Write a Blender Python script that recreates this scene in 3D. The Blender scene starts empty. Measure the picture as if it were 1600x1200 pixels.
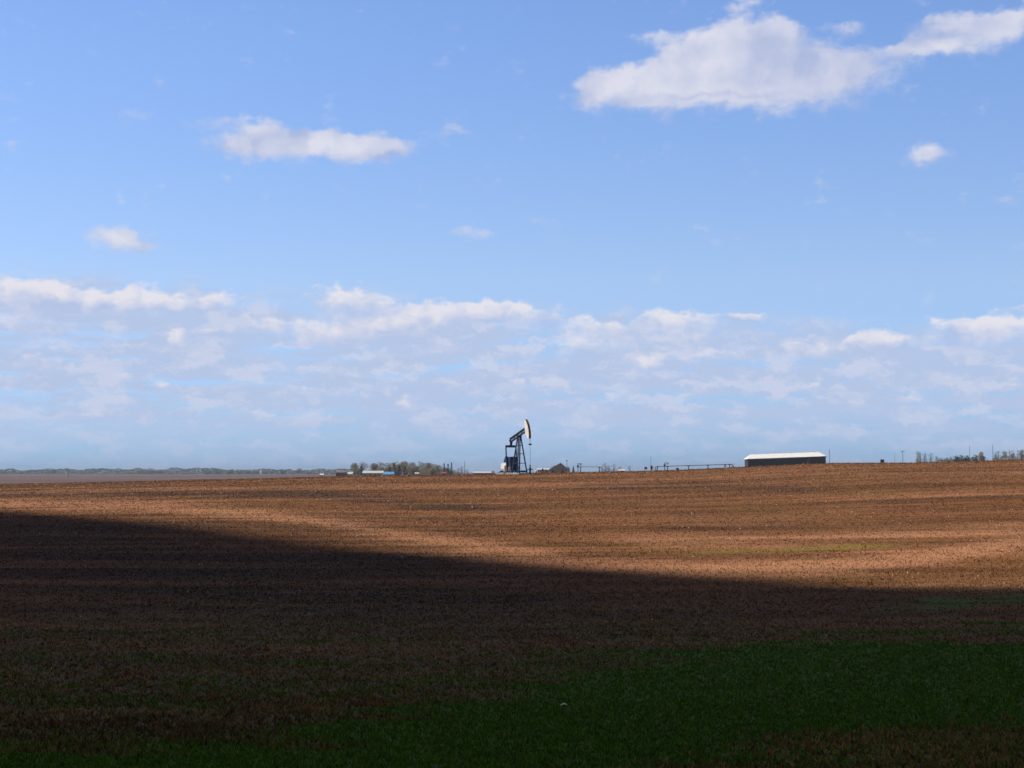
import bpy, bmesh, math, random
import numpy as np
from mathutils import Vector, Matrix, noise as mnoise
random.seed(7); rng = np.random.default_rng(7)
R = math.radians
scene = bpy.context.scene
col = scene.collection

# ------------------------------------------------------------------ camera
F = 2790.0                      # focal length in pixels of a 1600 px wide frame
HOR = 738.0                     # row of the true horizon
PITCH = math.atan((HOR-600)/F)
cam = bpy.data.cameras.new('camera')
camo = bpy.data.objects.new('camera', cam); col.objects.link(camo)
cam.sensor_width = 36; cam.lens = 36*F/1600
cam.clip_start = 0.5; cam.clip_end = 20000
camo.location = (0, 0, 0); camo.rotation_euler = (R(90)+PITCH, 0, 0)
scene.camera = camo
cp, sp = math.cos(PITCH), math.sin(PITCH)
def pray(px, py):
    a, b = (px-800)/F, (600-py)/F
    return Vector((a, cp-b*sp, sp+b*cp))
def at(px, py, Y):              # point seen at a pixel at distance Y
    d = pray(px, py); return d*(Y/d.y)
def proj(X, Y, Z):              # pixel of a point (numpy ok)
    w = Y*cp+Z*sp; u = -Y*sp+Z*cp
    return 800+F*X/w, 600-F*u/w

# ------------------------------------------------------------------ light
SUN_EL, SUN_AZ = 47.0, -79.0    # azimuth from +Y (view) towards +X
sd = Vector((math.sin(R(SUN_AZ))*math.cos(R(SUN_EL)), math.cos(R(SUN_AZ))*math.cos(R(SUN_EL)), math.sin(R(SUN_EL))))
sun = bpy.data.lights.new('sun', 'SUN'); sun.energy = 5.0; sun.angle = R(0.5); sun.color = (1, .945, .87)
suno = bpy.data.objects.new('sun', sun); col.objects.link(suno)
suno.rotation_euler = sd.to_track_quat('Z', 'Y').to_euler()
vs = scene.view_settings
vs.view_transform = 'Standard'; vs.look = 'None'; vs.gamma = 1; vs.use_curve_mapping = False; vs.exposure = 0.0

# ------------------------------------------------------------------ world: sky + clouds
world = bpy.data.worlds.new('World'); scene.world = world; world.use_nodes = True
class NT:
    def __init__(s, nt): s.t = nt; s.n = nt.nodes; s.l = nt.links
    def node(s, typ, **kw):
        n = s.n.new(typ)
        for k, v in kw.items(): setattr(n, k, v)
        return n
    def put(s, sock, v):
        if isinstance(v, bpy.types.NodeSocket): s.l.new(v, sock)
        elif v is not None: sock.default_value = v
    def m(s, op, a, b=None, c=None, clamp=False):
        n = s.node('ShaderNodeMath', operation=op, use_clamp=clamp)
        s.put(n.inputs[0], a)
        if b is not None: s.put(n.inputs[1], b)
        if c is not None: s.put(n.inputs[2], c)
        return n.outputs[0]
    def v(s, op, a, b=None):
        n = s.node('ShaderNodeVectorMath', operation=op)
        s.put(n.inputs[0], a)
        if b is not None: s.put(n.inputs[1], b)
        return n.outputs['Value'] if op == 'DOT_PRODUCT' else n.outputs[0]
    def vscale(s, a, k):
        n = s.node('ShaderNodeVectorMath', operation='SCALE'); s.put(n.inputs[0], a); n.inputs['Scale'].default_value = k
        return n.outputs[0]
    def ss(s, x, lo, hi, a=0., b=1.):
        n = s.node('ShaderNodeMapRange', interpolation_type='SMOOTHSTEP'); s.put(n.inputs[0], x)
        n.inputs[1].default_value = lo; n.inputs[2].default_value = hi; n.inputs[3].default_value = a; n.inputs[4].default_value = b
        return n.outputs[0]
    def lin(s, x, lo, hi, a=0., b=1.):
        n = s.node('ShaderNodeMapRange'); s.put(n.inputs[0], x)
        n.inputs[1].default_value = lo; n.inputs[2].default_value = hi; n.inputs[3].default_value = a; n.inputs[4].default_value = b
        return n.outputs[0]
    def noise(s, vec, scale, detail=4, rough=.55, out='Fac', dist=0.):
        n = s.node('ShaderNodeTexNoise'); s.put(n.inputs['Vector'], vec); n.inputs['Scale'].default_value = scale
        n.inputs['Detail'].default_value = detail; n.inputs['Roughness'].default_value = rough; n.inputs['Distortion'].default_value = dist
        return n.outputs[out]
    def mix(s, f, a, b, mode='MIX'):
        n = s.node('ShaderNodeMix', data_type='RGBA', blend_type=mode)
        s.put(n.inputs[0], f)
        s.put(n.inputs[6], (*a, 1) if isinstance(a, tuple) and len(a) == 3 else a)
        s.put(n.inputs[7], (*b, 1) if isinstance(b, tuple) and len(b) == 3 else b)
        return n.outputs[2]
def lin(c): 
    return tuple((x/255/12.92 if x/255 <= .04045 else ((x/255+.055)/1.055)**2.4) for x in c)

W = NT(world.node_tree)
for n in list(W.n): W.n.remove(n)
wout = W.node('ShaderNodeOutputWorld')
sky = W.node('ShaderNodeTexSky', sky_type='NISHITA', sun_disc=False)
sky.sun_elevation = R(SUN_EL); sky.sun_rotation = R(SUN_AZ)
sky.air_density = 1.0; sky.dust_density = 0.6; sky.ozone_density = 2.0; sky.altitude = 600
SKY_STR = 0.147
tint = W.mix(1.0, sky.outputs[0], (SKYT := (0.79, 0.870, 1.10)), 'MULTIPLY')
tc = W.node('ShaderNodeTexCoord')
sx = W.node('ShaderNodeSeparateXYZ'); W.l.new(tc.outputs['Generated'], sx.inputs[0])
K = F/100
az = W.m('MULTIPLY', W.m('ARCTAN2', sx.outputs[0], sx.outputs[1]), K)
el = W.m('MULTIPLY', W.m('ARCSINE', sx.outputs[2]), K)
cb = W.node('ShaderNodeCombineXYZ'); W.l.new(az, cb.inputs[0]); W.l.new(el, cb.inputs[1]); P = cb.outputs[0]
def ang(px, py):
    d = pray(px, py).normalized(); return (math.atan2(d.x, d.y)*K, math.asin(d.z)*K)
w1 = W.v('SUBTRACT', W.noise(P, 1.6, 3, .55, 'Color'), (.5, .5, .5))
w2 = W.v('SUBTRACT', W.noise(P, 7.0, 4, .6, 'Color'), (.5, .5, .5))
PW = W.v('ADD', P, W.v('ADD', W.v('MULTIPLY', w1, (.60, .34, 0)), W.v('MULTIPLY', w2, (.14, .10, 0))))
def field(blobs, PW=PW, vert=False):
    """sum of soft blobs; vert: also their mean height within the blob, -1 base .. +1 top"""
    acc = None; av = None
    for (x, y, rx, ry, a) in blobs:
        cx, cy = ang(x, y)
        d = W.v('MULTIPLY', W.v('SUBTRACT', PW, (cx, cy, 0)), (100/rx, 100/ry, 0))
        g = W.m('MULTIPLY', W.m('EXPONENT', W.m('MULTIPLY', W.v('DOT_PRODUCT', d, d), -1.0)), a)
        acc = g if acc is None else W.m('ADD', acc, g)
        if vert:
            av = W.m('MULTIPLY_ADD', W.v('DOT_PRODUCT', d, (0, 1, 0)), g, 0.0 if av is None else av)
    if vert: return acc, W.m('DIVIDE', av, W.m('ADD', acc, .02))
    return acc
high = [(925,138,26,30,.9),(985,138,55,26,.95),(1060,120,65,42,.95),(1125,82,55,44,.85),(1190,70,62,40,.85),(1225,55,30,34,.35),
        (1170,138,130,30,.9),(1290,120,72,40,.64),(1335,100,44,26,.34),(1030,155,40,16,.5),
        (1405,74,36,12,.50),(1328,44,26,15,.38),(1445,62,34,18,.50),(1470,30,46,14,.38),(1525,50,62,26,.85),(1590,30,36,20,.6),(1475,74,50,12,.35),(1290,38,20,10,.2),
        (1160,4,40,16,.30),(1030,58,34,14,.38),(1405,100,40,22,.25),
        (415,206,36,26,.75),(470,230,85,19,.75),(555,226,75,20,.95),(390,236,44,13,.40),(330,192,42,14,.38),(612,230,26,9,.3),(350,222,40,14,.3),
        (703,208,30,13,.30),(745,212,24,7,.12),(210,178,30,13,.42),(15,218,20,10,.25),(182,370,38,21,.82),(238,382,26,9,.35),(1460,236,30,17,.60),
        (1430,248,26,14,.3),(745,362,42,12,.42),(860,347,30,7,.25),(1585,310,40,14,.18)]
band = [(40,460,75,22,.85),(150,475,50,16,.7),(95,468,40,16,.5),(215,478,70,20,.6),(310,474,70,18,.5),(20,500,60,26,.45),
        (545,470,62,22,.7),(600,510,90,20,.75),(520,528,65,18,.6),(665,495,50,14,.6),(272,536,16,18,.65),(340,518,50,10,.5),(425,508,60,14,.6),(700,480,90,14,.35),
        (760,490,60,16,.55),(840,500,60,22,.5),(930,545,60,26,.5),(945,510,34,16,.55),(1050,503,62,16,.7),(1050,530,90,18,.45),(1160,500,34,9,.95),
        (1010,575,24,13,.6),(1245,545,40,14,.35),(1275,552,22,9,.35),(1340,545,30,14,.5),(1385,535,50,14,.6),(1480,540,60,14,.3),(1520,515,60,20,.75),(1590,518,50,18,.5),(1590,482,24,9,.35),
        (45,570,44,18,.5),(195,588,24,12,.4),(262,606,12,9,.45),(355,608,40,12,.35),(475,606,40,9,.4),(405,655,24,14,.45),(480,650,60,9,.3),
        (845,600,60,14,.4),(635,640,18,14,.4),(655,664,36,10,.35),(790,612,50,12,.3),(960,622,30,10,.35),(1090,560,110,10,.45),(1250,610,40,18,.3),(1455,590,40,14,.45),(1430,630,30,11,.35),
        (1565,605,40,12,.3),(940,672,60,10,.25),(150,648,90,12,.35),(100,670,90,8,.25),(1150,665,60,9,.2),(1310,618,60,12,.25)]
shade = [(1255,100,70,34,.9),(1110,150,130,5,.5),(1180,60,30,20,.4),(1320,60,30,20,.4),(1010,160,60,6,.4),(460,205,25,14,.6),(400,225,40,20,.4),(580,240,60,8,.4),(1480,50,30,8,.5),(1430,60,40,14,.5)]
n1 = W.noise(P, 1.5, 6, .54)
relief = W.m('SUBTRACT', W.noise(PW, 1.1, 3, .5), W.noise(W.v('ADD', PW, (-.16, .20, 0)), 1.1, 3, .5))
n2 = W.noise(W.v('MULTIPLY', P, (1, 1.7, 0)), 3.2, 6, .6)
# high cumulus
fh0, vh = field(high, PW, True)
fh = W.m('ADD', fh0, W.m('ADD', W.m('MULTIPLY', W.m('SUBTRACT', n1, .5), .85), W.m('MULTIPLY', W.m('SUBTRACT', n2, .5), .70)))
ah = W.m('MULTIPLY', W.m('ADD', W.m('MULTIPLY', W.ss(fh, .10, .80), W.ss(vh, .1, .6, 1, 0)), W.m('MULTIPLY', W.ss(fh, .20, .62), W.ss(vh, .1, .6))), .92)
lit = W.m('ADD', W.m('ADD', W.m('ADD', W.m('MULTIPLY', relief, 2.0), W.m('MULTIPLY', vh, .12)), .66), W.m('MULTIPLY', field(shade), -.90), clamp=True)
lit = W.m('ADD', lit, W.ss(fh, .3, 1.3, -.1, .22), clamp=True)
ch = W.mix(lit, lin((176, 188, 222)), lin((226, 226, 238)))
# low band of distant cumulus seen edge on
PS = W.v('ADD', W.v('MULTIPLY', P, (.50, 3.3, 0)), (3.1, 7.7, 0))
PSw = W.v('ADD', PS, W.v('MULTIPLY', w1, (.5, .8, 0)))
ns = W.noise(PSw, 1.0, 7, .6)
ns2 = W.noise(W.v('MULTIPLY', PSw, (.6, 1.7, 0)), 1.9, 5, .5)
topedge = W.m('ADD', W.m('ADD', el, W.m('MULTIPLY', az, .06)), W.m('MULTIPLY', W.m('SUBTRACT', n1, .5), .9))
_, e_top = ang(800, 480); _, e_lo = ang(800, 735)
bm_ = W.m('MULTIPLY', W.ss(topedge, e_top-.45, e_top+.25, 1, 0), W.ss(el, e_lo+.1, e_lo+1.2, .32, 1))
streak = W.m('MULTIPLY', W.m('MULTIPLY', W.ss(ns, .32, .54), bm_), .90)
streak = W.m('ADD', streak, W.m('MULTIPLY', W.m('MULTIPLY', W.ss(ns2, .42, .64), bm_), .45), clamp=True)
fb0, vb = field(band, PW, True)
vbn = W.m('ADD', vb, W.m('MULTIPLY', W.m('SUBTRACT', n2, .5), 1.4))
fb = W.m('ADD', fb0, W.m('ADD', W.m('MULTIPLY', W.m('SUBTRACT', n1, .5), .8), W.m('MULTIPLY', W.m('SUBTRACT', n2, .5), .9)))
ab = W.m('MULTIPLY', W.m('ADD', W.m('MULTIPLY', W.ss(fb, .08, .85), W.ss(vb, .1, .6, 1, 0)), W.m('MULTIPLY', W.ss(fb, .16, .48), W.ss(vb, .1, .6))), W.m('MULTIPLY', W.ss(vb, -1.3, -.3), W.ss(el, e_lo, e_top-.3, .55, .97)))
litb = W.m('ADD', W.m('MULTIPLY', relief, 2.5), W.ss(vbn, -.7, .75, .02, 1.0), clamp=True)
cbnd = W.mix(litb, lin((182, 198, 232)), lin((232, 230, 239)))
# faint high veil and drifting wisps round the rest of the sky
rampn = W.node('ShaderNodeValToRGB'); W.l.new(W.lin(el, 0, 6.5), rampn.inputs[0])
e0 = rampn.color_ramp.elements; e0[0].color = (.44, .70, 1.10, 1); e0[1].color = (1, 1, 1, 1); e0[1].position = 1
e1 = e0.new(.46); e1.color = (.97, .93, .92, 1)
sc = W.vscale(W.mix(1.0, tint, rampn.outputs[0], 'MULTIPLY'), SKY_STR)
c1 = W.mix(streak, sc, lin((184, 201, 233)))
pn = W.noise(W.v('ADD', W.v('MULTIPLY', P, (1.0, 3.0, 0)), W.v('MULTIPLY', w2, (.5, .8, 0))), 1.35, 7, .62)
pf = W.m('MULTIPLY', W.m('MULTIPLY', W.ss(pn, .47, .62), bm_), .75)
c1 = W.mix(pf, c1, lin((209, 215, 237)))
c2 = W.mix(ab, c1, cbnd)
c3 = W.mix(ah, c2, ch)
bgA = W.node('ShaderNodeBackground'); W.l.new(c3, bgA.inputs[0])
# sky out of view: grey cloud added to dim and warm the shade fill
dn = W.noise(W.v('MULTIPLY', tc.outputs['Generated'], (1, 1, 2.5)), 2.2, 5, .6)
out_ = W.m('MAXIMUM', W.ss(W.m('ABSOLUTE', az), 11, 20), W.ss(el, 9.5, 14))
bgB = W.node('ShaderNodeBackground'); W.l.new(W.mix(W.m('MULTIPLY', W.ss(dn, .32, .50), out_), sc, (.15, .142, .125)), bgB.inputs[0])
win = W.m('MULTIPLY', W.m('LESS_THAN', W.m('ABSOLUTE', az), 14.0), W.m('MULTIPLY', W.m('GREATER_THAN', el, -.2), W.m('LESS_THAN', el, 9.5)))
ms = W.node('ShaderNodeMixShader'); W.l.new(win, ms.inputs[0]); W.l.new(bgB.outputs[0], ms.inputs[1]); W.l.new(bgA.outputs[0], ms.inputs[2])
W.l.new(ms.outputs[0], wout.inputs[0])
world.cycles.sampling_method = 'MANUAL'; world.cycles.sample_map_resolution = 512

# ------------------------------------------------------------------ helpers
def tag(o, label=None, cat=None, group=None, kind=None):
    if label: o['label'] = label
    if cat: o['category'] = cat
    if group: o['group'] = group
    if kind: o['kind'] = kind
    return o
def empty(name, loc, rz=0):
    o = bpy.data.objects.new(name, None); col.objects.link(o); o.location = loc; o.rotation_euler = (0, 0, rz); return o
def copy_tree(o, parent=None):
    c = o.copy(); col.objects.link(c)
    if parent is not None: c.parent = parent
    for ch_ in [x for x in bpy.data.objects if x.parent == o]: copy_tree(ch_, c)
    return c
class MB:
    def __init__(s): s.v = []; s.f = []
    def add(s, vs, fs):
        k = len(s.v); s.v += [tuple(p) for p in vs]; s.f += [tuple(i+k for i in f) for f in fs]; return s
    def box(s, c, d, rot=None):
        x, y, z = [q/2 for q in d]; c = Vector(c)
        vs = [Vector((a*x, b*y, e*z)) for a in (-1, 1) for b in (-1, 1) for e in (-1, 1)]
        if rot is not None: vs = [rot @ p for p in vs]
        return s.add([c+p for p in vs], [(0,1,3,2),(4,6,7,5),(0,4,5,1),(2,3,7,6),(0,2,6,4),(1,5,7,3)])
    def bar(s, a, b, w, h=None, upv=(0,0,1)):      # rectangular bar between two points
        a, b = Vector(a), Vector(b); d = (b-a).normalized(); h = h or w
        u = Vector(upv)
        if abs(d.dot(u)) > .98: u = Vector((0, 1, 0))
        sde = d.cross(u).normalized(); up = sde.cross(d)
        vs = [p+sde*i*w/2+up*j*h/2 for p in (a, b) for (i, j) in ((-1,-1),(1,-1),(1,1),(-1,1))]
        return s.add(vs, [(0,1,2,3),(7,6,5,4),(0,4,5,1),(1,5,6,2),(2,6,7,3),(3,7,4,0)])
    def tube(s, a, b, r, r2=None, n=8):
        a, b = Vector(a), Vector(b); d = (b-a).normalized(); r2 = r if r2 is None else r2
        u = Vector((0,0,1)) if abs(d.z) < .9 else Vector((1,0,0))
        x = d.cross(u).normalized(); y = d.cross(x)
        vs = [p+(x*math.cos(t)+y*math.sin(t))*q for (p, q) in ((a, r), (b, r2)) for t in [2*math.pi*i/n for i in range(n)]]
        return s.add(vs, [tuple(range(n-1, -1, -1)), tuple(range(n, 2*n))]+[(i, (i+1)%n, n+(i+1)%n, n+i) for i in range(n)])
    def prism(s, poly, o, ux, uz, th):              # outline in the plane (ux,uz) given thickness
        o, ux, uz = Vector(o), Vector(ux), Vector(uz); nrm = ux.cross(uz).normalized()*th/2; n = len(poly)
        vs = [o+ux*p[0]+uz*p[1]+k*nrm for k in (-1, 1) for p in poly]
        return s.add(vs, [tuple(range(n)), tuple(range(2*n-1, n-1, -1))]+[(i, n+i, n+(i+1)%n, (i+1)%n) for i in range(n)])
    def build(s, name, mat, parent=None, smooth=False, bevel=0):
        me = bpy.data.meshes.new(name); me.from_pydata(s.v, [], s.f); me.update()
        bmm = bmesh.new(); bmm.from_mesh(me)
        bmesh.ops.recalc_face_normals(bmm, faces=bmm.faces)
        if bevel: bmesh.ops.bevel(bmm, geom=bmm.edges[:], offset=bevel, segments=1, affect='EDGES')
        bmm.to_mesh(me); bmm.free()
        if smooth:
            for p in me.polygons: p.use_smooth = True
        me.materials.append(mat)
        o = bpy.data.objects.new(name, me); col.objects.link(o)
        if parent is not None: o.parent = parent
        return o
def mat(name, c, rough=.8, var=.25, scale=2.0, metal=0, c2=None, coord='Object'):
    m = bpy.data.materials.new(name); m.use_nodes = True; N = NT(m.node_tree)
    b = N.n['Principled BSDF']; b.inputs['Roughness'].default_value = rough; b.inputs['Metallic'].default_value = metal
    t = N.node('ShaderNodeTexCoord'); n = N.noise(t.outputs[coord], scale, 5, .65)
    f = N.ss(n, .35, .68)
    lo = tuple(x*(1-var) for x in c); hi = c2 if c2 else tuple(min(1, x*(1+var)) for x in c)
    N.l.new(N.mix(f, lo, hi), b.inputs['Base Color'])
    return m
def np_mesh(name, verts, faces, material, attr=None, smooth=False):
    """verts (n,3), faces (m,k); attr: dict of per-vertex rgb"""
    me = bpy.data.meshes.new(name); n, m, k = len(verts), len(faces), faces.shape[1]
    me.vertices.add(n); me.vertices.foreach_set('co', verts.astype(np.float32).ravel())
    me.loops.add(m*k); me.loops.foreach_set('vertex_index', faces.astype(np.int32).ravel())
    me.polygons.add(m); me.polygons.foreach_set('loop_start', np.arange(0, m*k, k, dtype=np.int32))
    me.update(calc_edges=True)
    if smooth: me.polygons.foreach_set('use_smooth', np.ones(m, dtype=bool))
    for an, av in (attr or {}).items():
        a = me.color_attributes.new(an, 'FLOAT_COLOR', 'POINT')
        a.data.foreach_set('color', np.concatenate([av, np.ones((n, 1))], 1).astype(np.float32).ravel())
    me.materials.append(material)
    o = bpy.data.objects.new(name, me); col.objects.link(o); return o

# ------------------------------------------------------------------ terrain
PY_ = np.array([-500,-60,0,5,10,20,40,70,100,130,170,210,250,285,310,340,400,500,650,900,1500,3000,7000.])
PZ_ = np.array([-6,-2.6,-1.75,-2.2,-2.9,-3.85,-5.05,-5.95,-6.1,-5.6,-4.4,-3.0,-1.55,-.5,-.22,-.35,-1.3,-3.4,-4.6,-4.2,-3.2,-1.3,-1.4])
CX_ = np.array([-260,-86,-70,-54,-43,-27,-11,0,11,21,32,39.5,52,69,77,86,260.])
CO_ = np.array([-4.2,-2.1,-1.75,-1.35,-1.1,-.62,-.48,-.3,0.1,0.15,.60,.98,1.66,1.66,1.93,2.25,4.2])
def smooth_np(a, b, x):
    t = np.clip((x-a)/(b-a), 0, 1); return t*t*(3-2*t)
from numpy import interp
_ys = np.arange(-500, 7001, 1.0)
_pz = interp(_ys, PY_, PZ_)
for _ in range(3):
    k = np.ones(9)/9; q = np.convolve(np.pad(_pz, 4, 'edge'), k, 'valid'); _pz = q
_xs = np.arange(-260, 261, 1.0); _cz = interp(_xs, CX_, CO_)
for _ in range(3): _cz = np.convolve(np.pad(_cz, 4, 'edge'), np.ones(9)/9, 'valid')
def und(X, Y):
    return (np.sin(X*.045+Y*.021+.6)*np.sin(Y*.037-X*.012+1.1)*.22+np.sin(X*.013-Y*.03)*.12)
def H(X, Y):
    X = np.asarray(X, float); Y = np.asarray(Y, float)
    z = interp(Y, _ys, _pz)
    w = smooth_np(50, 300, Y)
    c = interp(X*np.clip(300/np.maximum(Y, 1), .5, 1), _xs, _cz)+.2
    right = smooth_np(10, 60, X*300/np.maximum(Y, 300))          # the plain stays high on the right behind the crest
    back = smooth_np(340, 640, Y)
    z = z+c*w*(1-back*(1-right))+back*right*4.2*(1-smooth_np(2000, 3500, Y)*.6)
    z = z+und(X, Y)*smooth_np(40, 110, Y)*(1-smooth_np(235, 290, Y))
    z = z+smooth_np(400, 900, Y)*(np.sin(X*.004+1)*.35+np.sin(X*.0016)*.5)*(1-right)*smooth_np(4000, 2500, Y)*.6
    return z
def Hs(x, y): return float(H(x, y))
def hit(px, py, y0=12, y1=330):
    d = pray(px, py)
    for Y in np.arange(y0, y1, .5):
        p = d*(Y/d.y)
        if p.z < Hs(p.x, p.y): return Vector((p.x, p.y, Hs(p.x, p.y)))
    return None
def pl(pts, x):
    a = np.array(pts, float); return interp(x, a[:, 0], a[:, 1])
def rnoise(X, Y, sx_, sy_, seed):                                   # cheap value noise
    r = np.random.default_rng(seed).random((256, 256)); u = X/sx_+1000.3; v = Y/sy_+1000.7
    i = np.floor(u).astype(int); j = np.floor(v).astype(int); a = u-i; b = v-j; a = a*a*(3-2*a); b = b*b*(3-2*b)
    g = lambda p, q: r[p % 256, q % 256]
    return (g(i, j)*(1-a)+g(i+1, j)*a)*(1-b)+(g(i, j+1)*(1-a)+g(i+1, j+1)*a)*b
def cover(X, Y):
    """what grows or lies where: r = green crop, g = pale straw, b = dark soil, deepened under the cloud shadow"""
    Z = H(X, Y); px, py = proj(X, np.maximum(Y, 3), Z)
    vis = (Y > 10) & (Y < 330)
    px = np.where(vis, px, 800); py = np.where(vis, py, 5000)
    wob = (rnoise(X, Y, 7, 2.6, 1)-.5)*1.5+(rnoise(X, Y, 2.2, .9, 2)-.5)*.8+(rnoise(X, Y, .5, .4, 14)-.5)*.5
    up = pl([(-400,1225),(0,1196),(200,1186),(400,1150),(600,1110),(800,1070),(1000,1040),(1200,1014),(1400,1000),(1600,985),(2000,970)], px)
    lo = pl([(-400,1300),(700,1290),(1000,1215),(1200,1172),(1400,1152),(1600,1138),(2000,1110)], px)
    g = smooth_np(-34, 30, py-up+wob*56)*(1-smooth_np(-14, 14, py-lo+wob*44)*.55)
    g = np.where(py > 4000, .3, g)
    part = smooth_np(935, 1010, py)*(1-smooth_np(900, 1400, px)*.6)*smooth_np(.36, .74, rnoise(X, Y, 5, 2.6, 3)*.38+rnoise(X, Y, 1.3, .9, 4)*.32+rnoise(X, Y, .4, .35, 15)*.30+.03)*.50
    g = np.maximum(g, np.where(py < 4000, part, 0))
    def line(pts, th, x0=-9999, x1=9999, fe=80):
        c = pl(pts, px); return np.exp(-((py-c+wob*th*.5)/th)**2)*smooth_np(x0-fe, x0+fe, px)*(1-smooth_np(x1-fe, x1+fe, px))
    g = np.maximum(g, line([(900,868),(1040,865),(1200,860),(1400,851),(1600,838)], 6.5, 1050, 1430, 90)*.58)
    g = np.maximum(g, line([(1200,954),(1400,946),(1600,936)], 12, 1280, 3000, 160)*(.22+.45*smooth_np(.35, .7, rnoise(X, Y, 3, 1.5, 51)*.6+rnoise(X, Y, .8, .6, 52)*.4)))
    t = line([(700,868),(900,884),(1100,891),(1300,884),(1450,868),(1600,846)], 13, 700, 9999, 160)*1.0
    t = np.maximum(t, line([(0,788),(200,790),(400,803),(600,832),(800,858),(950,882)], 9, -999, 900)*.75)
    t = np.maximum(t, line([(900,842),(1200,846),(1600,826)], 8, 950)*.7)
    t = np.maximum(t, line([(1200,790),(1600,772)], 7, 1300)*.45)
    t = np.maximum(t, line([(0,765),(500,762),(900,756),(1200,742),(1600,738)], 4)*.35)
    t = np.maximum(t, line([(0,985),(300,1000),(600,1010),(1000,1000),(1600,975)], 26)*.5)
    t = np.maximum(t, line([(0,1130),(300,1130),(500,1120)], 14, -900, 420)*.6)
    t = np.maximum(t, smooth_np(-8, 16, py-lo+wob*30)*.7)
    d = line([(0,771),(250,769),(500,775),(700,792),(900,805)], 8, -99, 800)*.8
    d = np.maximum(d, line([(850,764),(1100,760),(1300,768)], 6, 900, 1280)*.75)
    d = np.maximum(d, line([(900,815),(1050,824),(1250,820),(1400,812)], 5, 1000, 1280)*.7)
    d = np.maximum(d, line([(300,800),(600,805),(900,830)], 6, 350, 850)*.4)
    d = np.maximum(d, line([(0,885),(400,900),(800,920),(1200,940)], 66, -99, 900, 300)*1.0)  # soil darkened here to deepen the cloud shadow on the left
    st = rnoise(X, Y+X*.08, 55, 7, 5)*.36+rnoise(X, Y-X*.05, 26, 3.2, 6)*.34+rnoise(X, Y+X*.03, 12, 1.7, 16)*.30
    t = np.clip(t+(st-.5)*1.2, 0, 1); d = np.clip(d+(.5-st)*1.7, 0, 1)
    g = np.where((Y > 330), 0.12, g)
    return np.stack([np.clip(g, 0, 1), t, d], -1)
yrows = np.concatenate([np.arange(-500, 10, 15), np.arange(10, 60, .4), np.arange(60, 345, .7), np.arange(345, 700, 8), np.geomspace(700, 6900, 70)])
ss_ = np.linspace(-1, 1, 340)
YY, SS = np.meshgrid(yrows, ss_, indexing='ij')
XX = SS*(45+.62*np.abs(YY))
ZZ = H(XX, YY)
V = np.stack([XX, YY, ZZ], -1).reshape(-1, 3)
nr, nc = XX.shape
ii = np.arange((nr-1)*nc).reshape(nr-1, nc)[:, :-1].ravel()
faces = np.stack([ii, ii+1, ii+nc+1, ii+nc], -1)
gm = bpy.data.materials.new('field_soil'); gm.use_nodes = True; N = NT(gm.node_tree); b = N.n['Principled BSDF']
b.inputs['Roughness'].default_value = .95; b.inputs['Specular IOR Level'].default_value = .15
at_ = N.node('ShaderNodeAttribute', attribute_name='cover'); sc_ = N.node('ShaderNodeSeparateColor'); N.l.new(at_.outputs['Color'], sc_.inputs[0])
geo = N.node('ShaderNodeNewGeometry'); pos = geo.outputs['Position']
fine = N.noise(N.v('MULTIPLY', pos, (1, .35, 1)), 7.0, 6, .7)
mid = N.noise(N.v('MULTIPLY', pos, (.35, .16, .3)), 1.5, 5, .6)
big = N.noise(N.v('MULTIPLY', pos, (.25, 1.0, 0)), .09, 6, .6)
cl = N.noise(pos, 16.0, 3, .7)
c = N.mix(N.ss(fine, .33, .7), (.080, .030, .008), (.28, .110, .030))
c = N.mix(N.ss(mid, .38, .66, 0, .7), c, (.215, .085, .022))
c = N.mix(N.ss(big, .42, .62, 0, .6), c, (.10, .040, .011))
olv = N.noise(N.v('MULTIPLY', pos, (.06, .35, 0)), 1.0, 5, .6)
c = N.mix(N.ss(olv, .50, .68, 0, .55), c, (.150, .092, .015))
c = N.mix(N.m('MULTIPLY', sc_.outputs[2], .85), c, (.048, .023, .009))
tanf = N.m('MULTIPLY', sc_.outputs[1], N.ss(fine, .25, .62, .45, 1))
c = N.mix(N.m('MULTIPLY', tanf, .8), c, (.50, .240, .125))
gr_ = N.mix(N.ss(fine, .3, .7), (.050, .120, .007), (.110, .225, .018))
sp0 = N.node('ShaderNodeSeparateXYZ'); N.l.new(pos, sp0.inputs[0]); gr_ = N.mix(N.ss(sp0.outputs[1], 98, 120), gr_, (.20, .165, .022))
c = N.mix(N.ss(N.m('ADD', sc_.outputs[0], N.m('MULTIPLY', N.m('SUBTRACT', fine, .5), .9)), .3, .65, 0, .92), c, gr_)
c_shade = N.mix(N.ss(fine, .33, .7), (.080, .064, .026), (.20, .165, .075))
c = N.mix(N.m('MULTIPLY', N.ss(sp0.outputs[1], 40, 115, .80, 0), N.ss(sc_.outputs[0], .2, .6, 1, 0)), c, c_shade)  # olive-grey soil towards the camera: hue of the cloud shade put into colour
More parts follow.
